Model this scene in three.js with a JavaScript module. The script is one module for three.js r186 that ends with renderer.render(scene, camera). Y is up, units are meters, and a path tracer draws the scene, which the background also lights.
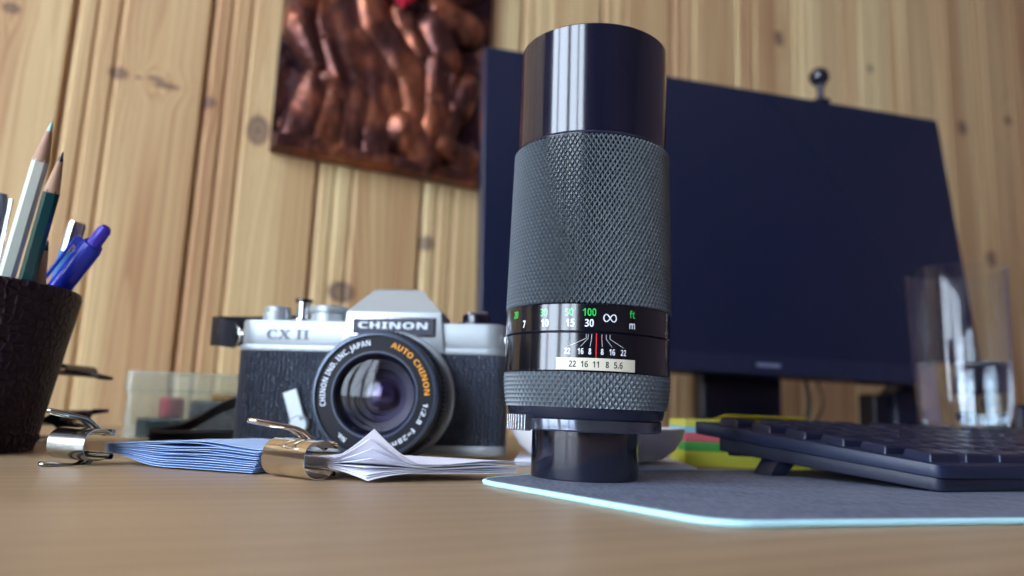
import * as THREE from 'three';
import { mergeGeometries, mergeVertices, toCreasedNormals } from 'three/addons/utils/BufferGeometryUtils.js';
import { RoundedBoxGeometry } from 'three/addons/geometries/RoundedBoxGeometry.js';
import { TextGeometry } from 'three/addons/geometries/TextGeometry.js';
import { FontLoader } from 'three/addons/loaders/FontLoader.js';
import { RectAreaLightUniformsLib } from 'three/addons/lights/RectAreaLightUniformsLib.js';

// ---------------------------------------------------------------- camera, sky, light, exposure
const scene = new THREE.Scene();
const EYE = 0.0291;                                  // the camera stands almost on the desk top (y = 0)
const camera = new THREE.PerspectiveCamera(2 * Math.atan(288 / 740) * 180 / Math.PI, 1024 / 576, 0.01, 60);
camera.position.set(0, EYE, 0);
camera.rotation.set(THREE.MathUtils.degToRad(9.31), 0, THREE.MathUtils.degToRad(2.33), 'YXZ');
camera.focus = 0.292;
camera.userData.fStop = 6.0;
scene.background = new THREE.Color().setRGB(0.8, 0.93, 1.12);   // bright overcast sky
scene.backgroundIntensity = 6;
const renderer = new THREE.WebGLRenderer({ antialias: true });
renderer.toneMapping = THREE.LinearToneMapping;
renderer.toneMappingExposure = 1.04;
renderer.shadowMap.enabled = true;
RectAreaLightUniformsLib.init();

// ---------------------------------------------------------------- helpers
const PI = Math.PI, V = (x, y, z) => new THREE.Vector3(x, y, z), rad = (d) => d * PI / 180;
const names = new Map();
function numbered(n) { const k = names.get(n) || 0; names.set(n, k + 1); return k ? `${n}_${String(k).padStart(3, '0')}` : n; }
function mesh(name, geo, mat, parent = scene) {
  const m = new THREE.Mesh(geo, mat);
  m.name = parent === scene ? numbered(name) : name;
  parent.add(m);
  return m;
}
function part(name, parent) { const g = new THREE.Group(); g.name = name; parent.add(g); return g; }
function tag(o, label, category, group) { o.userData.label = label; o.userData.category = category; if (group) o.userData.group = group; return o; }
function thing(name, label, category, p = [0, 0, 0], turn = 0, group) {
  const g = new THREE.Group(); g.name = numbered(name); scene.add(g);
  g.position.set(...p); g.rotation.y = turn;
  return tag(g, label, category, group);
}
function rng(seed) { let s = seed >>> 0; return () => { s = (s + 0x6d2b79f5) >>> 0; let t = Math.imul(s ^ (s >>> 15), 1 | s); t = (t + Math.imul(t ^ (t >>> 7), 61 | t)) ^ t; return ((t ^ (t >>> 14)) >>> 0) / 4294967296; }; }
function hash(ix, iy, s) { let h = Math.imul(ix, 374761393) + Math.imul(iy, 668265263) + Math.imul(s, 1442695041); h = Math.imul(h ^ (h >>> 13), 1274126177); return ((h ^ (h >>> 16)) >>> 0) / 4294967296; }
function noise(x, y, s = 1) {
  const ix = Math.floor(x), iy = Math.floor(y), fx = x - ix, fy = y - iy, u = fx * fx * (3 - 2 * fx), v = fy * fy * (3 - 2 * fy);
  const a = hash(ix, iy, s), b = hash(ix + 1, iy, s), c = hash(ix, iy + 1, s), d = hash(ix + 1, iy + 1, s);
  return a + (b - a) * u + (c - a) * v + (a - b - c + d) * u * v;
}
function fbm(x, y, s = 1, o = 4) { let t = 0, a = 0.5; for (let i = 0; i < o; i++) { t += a * noise(x, y, s + i * 17); x *= 2.03; y *= 2.03; a *= 0.5; } return t / (1 - Math.pow(0.5, o)); }
const mix = (a, b, t) => a + (b - a) * t, clamp = (x, a = 0, b = 1) => Math.min(b, Math.max(a, x));
const sstep = (a, b, x) => { const t = clamp((x - a) / (b - a)); return t * t * (3 - 2 * t); };
function texture(w, h, fn, srgb) {
  const d = new Uint8Array(w * h * 4);
  for (let y = 0; y < h; y++) for (let x = 0; x < w; x++) { const c = fn(x, y), o = (y * w + x) * 4; d[o] = clamp(c[0], 0, 255); d[o + 1] = clamp(c[1], 0, 255); d[o + 2] = clamp(c[2], 0, 255); d[o + 3] = 255; }
  const t = new THREE.DataTexture(d, w, h, THREE.RGBAFormat);
  t.wrapS = t.wrapT = THREE.RepeatWrapping; t.magFilter = THREE.LinearFilter; t.minFilter = THREE.LinearMipmapLinearFilter; t.generateMipmaps = true;
  if (srgb) t.colorSpace = THREE.SRGBColorSpace;
  t.needsUpdate = true;
  return t;
}
function canvasTexture(w, h, draw) {
  const c = document.createElement('canvas'); c.width = w; c.height = h;
  draw(c.getContext('2d'), w, h);
  const t = new THREE.CanvasTexture(c); t.colorSpace = THREE.SRGBColorSpace; t.magFilter = THREE.LinearFilter;
  return t;
}
function rep(t, u, v) { const c = t.clone(); c.repeat.set(u, v); c.needsUpdate = true; return c; }
function setUV(g, fn) { const p = g.attributes.position, n = g.attributes.normal, uv = new Float32Array(p.count * 2); for (let i = 0; i < p.count; i++) { const r = fn(p.getX(i), p.getY(i), p.getZ(i), n ? n.getX(i) : 0, n ? n.getY(i) : 0, n ? n.getZ(i) : 0); uv[i * 2] = r[0]; uv[i * 2 + 1] = r[1]; } g.setAttribute('uv', new THREE.BufferAttribute(uv, 2)); return g; }
const boxUV = (g) => setUV(g, (x, y, z, a, b, c) => (Math.abs(b) > Math.abs(a) && Math.abs(b) > Math.abs(c) ? [x, z] : Math.abs(a) > Math.abs(c) ? [z, y] : [x, y]));
const cylUV = (g, r) => setUV(g, (x, y, z, a, b, c) => [Math.atan2(a || x, c || z) * r, y]);
const rbox = (w, h, d, r, s = 3) => boxUV(new RoundedBoxGeometry(w, h, d, s, r));
const crease = (g, a = 0.6) => toCreasedNormals(g.clone().scale(1e4, 1e4, 1e4), a).scale(1e-4, 1e-4, 1e-4);   // it welds corners closer than 1 cm, so do it large
function lathe(pts, seg = 96, a = 0.5) { return crease(new THREE.LatheGeometry(pts.map(([r, y]) => new THREE.Vector2(r, y)), seg), a); }
function merged(list) { return mergeGeometries(list.map((g) => { const k = g.index ? g.toNonIndexed() : g.clone(); for (const n of Object.keys(k.attributes)) if (!['position', 'normal', 'uv'].includes(n)) k.deleteAttribute(n); return k; })); }
// A thin sheet: fn(u, v) gives its middle surface.
function sheet(fn, nu, nv, t) {
  const P = [], e = 1e-3, pos = [], idx = [], uv = [];
  for (let j = 0; j <= nv; j++) for (let i = 0; i <= nu; i++) {
    const u = i / nu, v = j / nv, p = fn(u, v);
    const a = fn(Math.min(1, u + e), v).sub(fn(Math.max(0, u - e), v)), b = fn(u, Math.min(1, v + e)).sub(fn(u, Math.max(0, v - e)));
    P.push([p, a.cross(b).normalize(), u, v]);
  }
  for (const s of [1, -1]) for (const [p, n, u, v] of P) { pos.push(p.x + n.x * s * t / 2, p.y + n.y * s * t / 2, p.z + n.z * s * t / 2); uv.push(u, v); }
  const W = nu + 1, N = P.length;
  for (let j = 0; j < nv; j++) for (let i = 0; i < nu; i++) {
    const a = j * W + i, b = a + 1, c = a + W, d = c + 1;
    idx.push(a, b, d, a, d, c, N + a, N + d, N + b, N + a, N + c, N + d);
  }
  const edge = (a, b) => idx.push(a, N + b, b, a, N + a, N + b);
  for (let i = 0; i < nu; i++) { edge(i, i + 1); edge(nv * W + i + 1, nv * W + i); }
  for (let j = 0; j < nv; j++) { edge((j + 1) * W, j * W); edge(j * W + nu, (j + 1) * W + nu); }
  const g = new THREE.BufferGeometry();
  g.setAttribute('position', new THREE.Float32BufferAttribute(pos, 3)); g.setAttribute('uv', new THREE.Float32BufferAttribute(uv, 2)); g.setIndex(idx);
  g.computeVertexNormals();
  return crease(g, 0.9);
}
function tube(pts, r, closed = false, seg = 64, rs = 10) { const g = new THREE.TubeGeometry(new THREE.CatmullRomCurve3(pts, closed, 'catmullrom', 0.5), seg, r, rs, closed); return g; }
// Diamond knurling on a (slightly conical) ring: grooves cross at a period, pyramids between.
function knurl(y0, y1, r0, r1, nA, nV, depth, bow = 0, pits = false) {
  const S = 4, NU = nA * S, NVv = nV * S, pos = [], idx = [];
  for (let j = 0; j <= NVv; j++) for (let i = 0; i < NU; i++) {
    const u = i / S, v = j / S, f = j / NVv, th = (i / NU) * 2 * PI;
    const A = u + v - Math.floor(u + v), B = u - v - Math.floor(u - v);
    const m = Math.min(A, 1 - A, B, 1 - B) * 2;
    const r = mix(r0, r1, f) + bow * 4 * f * (1 - f) - depth * (pits ? clamp((m - 0.1) / 0.7) : 1 - clamp(m / 0.9));
    pos.push(r * Math.sin(th), mix(y0, y1, f), r * Math.cos(th));
  }
  for (let j = 0; j < NVv; j++) for (let i = 0; i < NU; i++) {
    const a = j * NU + i, b = j * NU + (i + 1) % NU, c = a + NU, d = b + NU;
    if ((i + j) % 2) idx.push(a, b, c, b, d, c); else idx.push(a, b, d, a, d, c);
  }
  const g = new THREE.BufferGeometry();
  g.setAttribute('position', new THREE.Float32BufferAttribute(pos, 3)); g.setIndex(idx); g.computeVertexNormals();
  return g;
}
function shapeOf(pts) { const s = new THREE.Shape(); pts.forEach(([x, y], i) => (i ? s.lineTo(x, y) : s.moveTo(x, y))); s.closePath(); return s; }
function extrude(pts, depth, bevel = 0, seg = 2) { const s = pts instanceof THREE.Shape ? pts : shapeOf(pts); return new THREE.ExtrudeGeometry(s, { depth: depth - 2 * bevel, bevelEnabled: bevel > 0, bevelThickness: bevel, bevelSize: bevel, bevelOffset: -bevel, bevelSegments: seg, curveSegments: 24 }).translate(0, 0, bevel); }
const S = (o) => new THREE.MeshStandardMaterial(o), Ph = (o) => new THREE.MeshPhysicalMaterial(o);
const lin = (r, g, b) => new THREE.Color().setRGB(r, g, b);

// ---------------------------------------------------------------- textures
const PLANK = 0.1232, FIRST = -0.0849;                // board pitch, and where board 0 starts along the wall
const KNOTS = [[-1 + 16, 0.58, 0.384, 7, 5], [0, 0.36, 0.343, 8, 6], [0, 0.5, 0.3425, 3, 1.6], [0, 0.62, 0.345, 7, 2.2], [0, 0.7, 0.34, 11, 3], [1, 0.05, 0.332, 8, 6], [1, 0.46, 0.312, 11, 17], [2, 0.3, 0.148, 14, 12], [3, 0.08, 0.216, 9, 9], [11, 0.62, 0.587, 13, 14], [12, 0.86, 0.635, 14, 8], [12, 0.17, 0.343, 15, 15], [7, 0.75, 0.635, 9, 13], [9, 0.54, 0.64, 6, 7], [5, 0.4, 0.8, 8, 8], [4, 0.6, 0.15, 6, 6]];
const pineMap = texture(2048, 1024, (X, Y) => {
  const c = X >> 7, seed = 40 + c * 13, xm = (X & 127) / 128 * 123, ym = Y / 1024 * 1000;
  let wx = xm, core = 0, ringed = 0;
  for (const [k, fx, hy, rx, ry] of KNOTS) if (k === c) {
    const dx = (xm - fx * 123), dy = ym - hy * 1000, d = Math.hypot(dx / rx, dy / ry);
    core = Math.max(core, (1 - sstep(0.7, 1.15, d)) * (0.74 + 0.2 * Math.cos(d * 5 + 2 * noise(xm / 6, ym / 6, seed + 31))));
    ringed = Math.max(ringed, (1 - sstep(1, 2, d)) * (0.45 + 0.25 * Math.sin(d * 7 + 3 * noise(xm / 9, ym / 9, seed + 37))));
    const far = Math.hypot(dx / (rx * 2.4), dy / (ry * 5));
    wx += Math.sign(dx || 1) * -rx * 0.9 * Math.exp(-far * far);
  }
  const cath = (hash(c, 3, 7) - 0.5) * 1.6, xc = 30 + hash(c, 5, 2) * 60;
  const q = wx + 9 * (fbm(xm / 50, ym / 420, seed, 3) - 0.5) + cath * 26 * Math.exp(-(((xm - xc) / 26) ** 2)) * (ym / 400);
  const period = 5 + 6 * noise(xm / 22, 0.5, seed + 5), f = q / period - Math.floor(q / period);
  const late = sstep(0.35, 0.93, f) * (1 - sstep(0.94, 1, f));
  const streak = fbm(wx / 2.2, ym / 160, seed + 9, 3) - 0.5, broad = fbm(xm / 26, ym / 700, seed + 3, 2) - 0.5, tone = (hash(c, 11, 4) - 0.5);
  let k = 0.26 * late + 0.42 * streak - 0.95 * broad + 0.34 * tone + 0.14;
  k += 0.3 * ringed;
  let r = mix(226, 168, k), g = mix(197, 117, k), b = mix(144, 78, k);
  r = mix(r, 84, core * 0.85); g = mix(g, 66, core * 0.85); b = mix(b, 66, core * 0.85);
  return [r, g, b];
}, true);
const pineRough = texture(256, 256, (x, y) => { const n = 150 + 60 * (fbm(x / 5, y / 60, 77, 3) - 0.5); return [n, n, n]; });
const deskMap = texture(1024, 512, (x, y) => {
  const u = x / 1024 * 900, v = y / 512 * 450;
  const q = v + 16 * (fbm(u / 260, v / 60, 301, 3) - 0.5), f = q / 13 - Math.floor(q / 13);
  const k = 0.24 * sstep(0.3, 0.95, f) * (1 - sstep(0.95, 1, f)) + 0.5 * (fbm(u / 70, v / 2.2, 311, 4) - 0.5) + 0.35 * (fbm(u / 300, v / 40, 321, 2) - 0.5) + 0.15;
  return [mix(196, 150, k), mix(168, 121, k), mix(130, 88, k)];
}, true);
function worley(x, y, s, n) { // distance to the nearest two of a jittered, tiling grid
  let a = 9, b = 9; const ix = Math.floor(x), iy = Math.floor(y);
  for (let j = -1; j <= 1; j++) for (let i = -1; i <= 1; i++) {
    const cx = ((ix + i) % n + n) % n, cy = ((iy + j) % n + n) % n;
    const d = Math.hypot(ix + i + 0.15 + 0.7 * hash(cx, cy, s) - x, iy + j + 0.15 + 0.7 * hash(cx, cy, s + 9) - y);
    if (d < a) { b = a; a = d; } else if (d < b) b = d;
  }
  return [a, b];
}
const grain = texture(512, 512, (x, y) => { const [a, b] = worley(x / 512 * 32, y / 512 * 32, 5, 32); const h = 255 * clamp(sstep(0, 0.42, b - a) * 0.85 + 0.15 * noise(x / 6, y / 6, 3)); return [h, h, h]; });
const micro = texture(256, 256, (x, y) => { const h = 128 + 110 * (noise(x / 1.6, y / 1.6, 91) - 0.5) + 60 * (noise(x / 5, y / 5, 92) - 0.5); return [h, h, h]; });
const fleck = texture(512, 512, (x, y) => { const k = 0.62 + 0.25 * noise(x / 2.2, y / 11, 8) + 0.22 * noise(x / 1.3, y / 1.3, 9) + 0.1 * noise(x / 60, y / 20, 10); return [255 * k, 255 * k, 255 * k]; }, true);
const matBump = texture(256, 256, (x, y) => { const h = 128 + 60 * Math.sin(y / 256 * 2 * PI * 32) * (0.5 + noise(x / 9, y / 9, 6)) + 60 * (noise(x / 7, y / 2, 7) - 0.5); return [h, h, h]; });
const patina = texture(512, 512, (x, y) => {
  const k = sstep(0.35, 0.72, fbm(x / 60, y / 60, 61, 4)), g = fbm(x / 9, y / 22, 65, 3);
  return [mix(84, 142, k) * (0.75 + 0.5 * g), mix(54, 88, k) * (0.75 + 0.5 * g), mix(54, 68, k) * (0.75 + 0.5 * g)];
}, true);

// ---------------------------------------------------------------- materials
const M = {
  plaster: S({ color: lin(0.28, 0.2, 0.25), roughness: 0.9, bumpMap: rep(micro, 30, 30), bumpScale: 0.0004 }),
  ceiling: S({ color: lin(0.44, 0.37, 0.42), roughness: 0.9, bumpMap: rep(micro, 30, 30), bumpScale: 0.0004 }),
  floor: S({ color: lin(0.9, 0.8, 0.75), map: rep(deskMap, 0.6, 0.6), roughness: 0.6 }),
  pine: S({ map: pineMap, roughness: 0.62, bumpMap: pineMap, bumpScale: 0.0003 }),
  windowFrame: S({ color: lin(0.62, 0.6, 0.58), roughness: 0.45, bumpMap: rep(micro, 20, 20), bumpScale: 0.0001 }),
  pane: Ph({ color: 0xffffff, transmission: 1, roughness: 0, ior: 1.5, thickness: 0 }),
  desk: S({ map: rep(deskMap, 1 / 0.9, 1 / 0.45), color: lin(0.8, 0.79, 0.8), roughness: 0.42, bumpMap: rep(deskMap, 1 / 0.9, 1 / 0.45), bumpScale: 0.00008 }),
  deskLeg: S({ color: lin(0.3, 0.3, 0.31), roughness: 0.5, metalness: 0.6, roughnessMap: micro }),
  black: Ph({ color: lin(0.006, 0.007, 0.018), roughness: 0.12, ior: 1.7 }),
  blackSatin: S({ color: lin(0.012, 0.015, 0.032), roughness: 0.38, roughnessMap: rep(micro, 40, 40) }),
  rubber: S({ color: lin(0.125, 0.148, 0.165), roughness: 0.36, flatShading: true }),
  chrome: S({ color: lin(0.78, 0.8, 0.82), metalness: 1, roughness: 0.16, roughnessMap: rep(micro, 60, 60) }),
  satin: S({ color: lin(0.47, 0.52, 0.54), metalness: 0.5, roughness: 0.42, bumpMap: rep(micro, 160, 160), bumpScale: 0.00002 }),
  satinRoof: S({ color: lin(0.42, 0.44, 0.42), metalness: 0.4, roughness: 0.5, bumpMap: rep(micro, 160, 160), bumpScale: 0.00002 }),
  steel: S({ color: lin(0.8, 0.74, 0.64), metalness: 1, roughness: 0.13 }),
  leather: S({ color: lin(0.08, 0.1, 0.145), roughness: 0.36, bumpMap: rep(grain, 1 / 0.075, 1 / 0.055), bumpScale: 0.006 }),
  strap: S({ color: lin(0.008, 0.008, 0.016), roughness: 0.42, bumpMap: rep(grain, 2, 2), bumpScale: 0.0001 }),
  cup: Ph({ color: lin(0.026, 0.01, 0.018), specularIntensity: 0.5, roughness: 0.5, bumpMap: rep(grain, 1 / 0.13, 1 / 0.13), bumpScale: 0.0014 }),
  paperBlue: S({ color: lin(0.46, 0.64, 0.95), roughness: 0.85, bumpMap: rep(micro, 4, 4), bumpScale: 0.00002 }),
  paperWhite: S({ color: lin(0.86, 0.87, 0.97), roughness: 0.85, bumpMap: rep(micro, 4, 4), bumpScale: 0.00002 }),
  mat: S({ color: lin(0.2, 0.23, 0.31), map: rep(fleck, 5, 5), roughness: 0.55, bumpMap: rep(matBump, 9, 9), bumpScale: 0.0004 }),
  matEdge: S({ color: lin(0.5, 0.85, 0.92), roughness: 0.5, bumpMap: micro, bumpScale: 0.0001 }),
  screen: Ph({ color: lin(0.008, 0.012, 0.034), roughness: 0.3, roughnessMap: rep(micro, 200, 200) }),
  bezel: S({ color: lin(0.012, 0.016, 0.042), roughness: 0.45, roughnessMap: rep(micro, 60, 60) }),
  logo: S({ color: lin(0.2, 0.23, 0.34), roughness: 0.4, metalness: 0.3 }),
  keyboard: S({ color: lin(0.01, 0.016, 0.046), roughness: 0.42, bumpMap: rep(micro, 60, 60), bumpScale: 0.00004 }),
  keyboardLow: S({ color: lin(0.009, 0.012, 0.03), roughness: 0.5, bumpMap: rep(micro, 60, 60), bumpScale: 0.00004 }),
  key: S({ color: lin(0.009, 0.013, 0.038), roughness: 0.33, bumpMap: rep(micro, 60, 60), bumpScale: 0.00003 }),
  tumbler: Ph({ color: lin(0.97, 0.985, 0.99), transmission: 1, roughness: 0.01, ior: 1.5, thickness: 0 }),
  water: Ph({ color: 0xffffff, transmission: 1, roughness: 0, ior: 1.333, thickness: 0.05, attenuationColor: lin(0.72, 0.9, 0.98), attenuationDistance: 0.25 }),
  frosted: Ph({ color: lin(0.93, 0.96, 0.92), transmission: 0.93, roughness: 0.22, thickness: 0 }),
  whiteCeramic: Ph({ color: lin(0.74, 0.74, 0.76), roughness: 0.35, clearcoat: 0.3 }),
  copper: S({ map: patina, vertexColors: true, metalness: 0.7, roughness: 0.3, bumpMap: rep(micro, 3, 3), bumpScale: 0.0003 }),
  red: Ph({ color: lin(0.5, 0.012, 0.04), roughness: 0.25, clearcoat: 0.6 }),
  led: S({ color: lin(0.02, 0.02, 0.2), emissive: lin(0.08, 0.06, 1), emissiveIntensity: 1.2 }),
  mark: S({ color: lin(0.7, 0.75, 0.82), roughness: 0.4, metalness: 0.2 }),
  engraved: S({ color: lin(0.2, 0.23, 0.26), roughness: 0.5 }),
};
const gloss = (c, r = 0.35) => Ph({ color: lin(...c), roughness: r, roughnessMap: micro });

// ---------------------------------------------------------------- the room (turned 27 degrees against the view)
const TURN = rad(27), BACK = -0.8, LEFT = FIRST - 8 * PLANK, RIGHT = FIRST + 18 * PLANK, FRONT = 2.7, FLOOR = -0.74, CEIL = 1.66;
const toWorld = (x, y, z) => V(x * Math.cos(TURN) + z * Math.sin(TURN), y, -x * Math.sin(TURN) + z * Math.cos(TURN));
function structure(name, geo, mat) { const m = mesh(name, geo, mat); m.rotation.y = TURN; m.userData.kind = 'structure'; return m; }
const slab = (x0, x1, y0, y1, z0, z1) => boxUV(new THREE.BoxGeometry(x1 - x0, y1 - y0, z1 - z0).translate((x0 + x1) / 2, (y0 + y1) / 2, (z0 + z1) / 2));
structure('floor', slab(LEFT - 0.2, RIGHT + 0.2, FLOOR - 0.15, FLOOR, BACK - 0.2, FRONT + 0.2), M.floor);
structure('ceiling', slab(LEFT - 0.2, RIGHT + 0.2, CEIL, CEIL + 0.15, BACK - 0.2, FRONT + 0.2), M.ceiling);
structure('wall_right', slab(RIGHT, RIGHT + 0.2, FLOOR, CEIL, BACK - 0.2, FRONT + 0.2), M.plaster);
structure('wall_front', slab(LEFT - 0.2, RIGHT + 0.2, FLOOR, CEIL, FRONT, FRONT + 0.2), M.plaster);
// left wall with the window that lights the desk
const WZ0 = -0.52, WZ1 = 1.02, WY0 = -0.06, WY1 = 1.45;
structure('wall_left', merged([
  slab(LEFT - 0.2, LEFT, FLOOR, CEIL, BACK - 0.2, WZ0), slab(LEFT - 0.2, LEFT, FLOOR, CEIL, WZ1, FRONT + 0.2),
  slab(LEFT - 0.2, LEFT, FLOOR, WY0, WZ0, WZ1), slab(LEFT - 0.2, LEFT, WY1, CEIL, WZ0, WZ1)]), M.plaster);
{
  const w = structure('window_1', merged([
    slab(LEFT - 0.12, LEFT - 0.06, WY0, WY0 + 0.07, WZ0, WZ1), slab(LEFT - 0.12, LEFT - 0.06, WY1 - 0.07, WY1, WZ0, WZ1),
    slab(LEFT - 0.12, LEFT - 0.06, WY0, WY1, WZ0, WZ0 + 0.07), slab(LEFT - 0.12, LEFT - 0.06, WY0, WY1, WZ1 - 0.07, WZ1)]), M.windowFrame);
  for (const [z, t] of [[-0.22, 0.05], [0.2, 0.11], [0.62, 0.05]]) mesh('mullion', slab(LEFT - 0.115, LEFT - 0.065, WY0 + 0.07, WY1 - 0.07, z - t / 2, z + t / 2), M.windowFrame, w);
  mesh('pane', slab(LEFT - 0.092, LEFT - 0.088, WY0 + 0.07, WY1 - 0.07, WZ0 + 0.07, -0.245), M.pane, w);
  mesh('pane', slab(LEFT - 0.092, LEFT - 0.088, WY0 + 0.07, WY1 - 0.07, -0.195, 0.145), M.pane, w);
  mesh('pane', slab(LEFT - 0.092, LEFT - 0.088, WY0 + 0.07, WY1 - 0.07, 0.255, 0.595), M.pane, w);
  mesh('pane', slab(LEFT - 0.092, LEFT - 0.088, WY0 + 0.07, WY1 - 0.07, 0.645, WZ1 - 0.07), M.pane, w);
}
{ // the daylight that comes in through the window
  const day = new THREE.RectAreaLight(new THREE.Color().setRGB(0.8, 0.93, 1.12), 6.5, WZ1 - WZ0 - 0.1, WY1 - WY0 - 0.1);
  day.name = 'window_daylight';
  day.position.copy(toWorld(LEFT - 0.15, (WY0 + WY1) / 2, (WZ0 + WZ1) / 2));
  day.lookAt(toWorld(0, (WY0 + WY1) / 2, (WZ0 + WZ1) / 2));
  scene.add(day);
}
// back wall: a plain backing with tongue-and-groove boards, each board its own piece
{
  const wall = structure('wall_back', slab(LEFT - 0.2, RIGHT + 0.2, FLOOR, CEIL, BACK - 0.2, BACK - 0.016), M.plaster);
  const w = PLANK - 0.0005, g = 0.0032;
  const prof = [[0, 0.016], [0, 0.01], [0.003, 0.01], [0.003, 0.0035], [0.0065, 0]];
  for (const c of [0.0205, 0.0405]) prof.push([c - 0.0036, 0], [c - 0.0014, g * 0.8], [c, g], [c + 0.0014, g * 0.8], [c + 0.0036, 0]);
  prof.push([w - 0.003, 0], [w, 0.003], [w, 0.016]);
  const base = extrude(prof.map(([x, d]) => [x, d]).reverse(), CEIL - FLOOR).rotateX(-PI / 2);   // shape y is the depth behind the face; it runs up
  const variants = [];
  for (let c = 0; c < 16; c++) variants.push(setUV(crease(base.clone(), 0.5), (x, y) => [(c + 0.02 + 0.96 * clamp(x / PLANK)) / 16, (y + FLOOR)]));
  for (let n = -8; n < 18; n++) {
    const p = mesh('plank', variants[(n + 16) % 16], M.pine, wall);
    // extrude ran along +z, then turned up: depth became -z
    p.position.set(FIRST + n * PLANK, FLOOR, BACK);
  }
}

// ---------------------------------------------------------------- desk
{
  const d = thing('desk', 'light wood desk top under the lens, cameras and papers', 'desk', [0, 0, 0], TURN);
  mesh('tabletop', rbox(1.95, 0.028, 0.9, 0.003).translate(0.3, -0.014, -0.325), M.desk, d);
  for (const [x, z] of [[-0.6, -0.7], [1.2, -0.7], [-0.6, 0.05], [1.2, 0.05]]) mesh('leg', rbox(0.05, 0.712, 0.05, 0.004).translate(x, -0.384, z), M.deskLeg, d);
}

// ---------------------------------------------------------------- desk mat
{
  const K = [0.0579, 0.2043], Lp = [K[0] - 0.6 * 0.115, K[1] + 0.8 * 0.115], Mp = [0.042, 0.366], Rp = [K[0] + 0.949 * 0.42, K[1] + 0.315 * 0.42], B = [0.42, 0.545];
  const round = (pts, r) => { const s = new THREE.Shape(); const n = pts.length; for (let i = 0; i < n; i++) { const p = new THREE.Vector2(...pts[i]), a = new THREE.Vector2(...pts[(i + n - 1) % n]).sub(p).normalize().multiplyScalar(r).add(p), b = new THREE.Vector2(...pts[(i + 1) % n]).sub(p).normalize().multiplyScalar(r).add(p); if (i) s.lineTo(a.x, a.y); else s.moveTo(a.x, a.y); s.quadraticCurveTo(p.x, p.y, b.x, b.y); } s.closePath(); return s; };
  const sh = round([K, Rp, B, Mp, Lp], 0.012);
  const m = thing('desk_mat', 'grey blue desk mat with a pale cyan edge under the zoom lens', 'desk mat');
  mesh('mat_surface', boxUV(extrude(sh, 0.002).rotateX(-PI / 2)), M.mat, m);
  const rim = sh.getSpacedPoints(160).slice(0, -1).map((p) => V(p.x, 0.0011, -p.y));
  mesh('edge_binding', tube(rim, 0.0011, true, 400, 8), M.matEdge, m).userData.label = 'pale cyan stitched edge';
}

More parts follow.
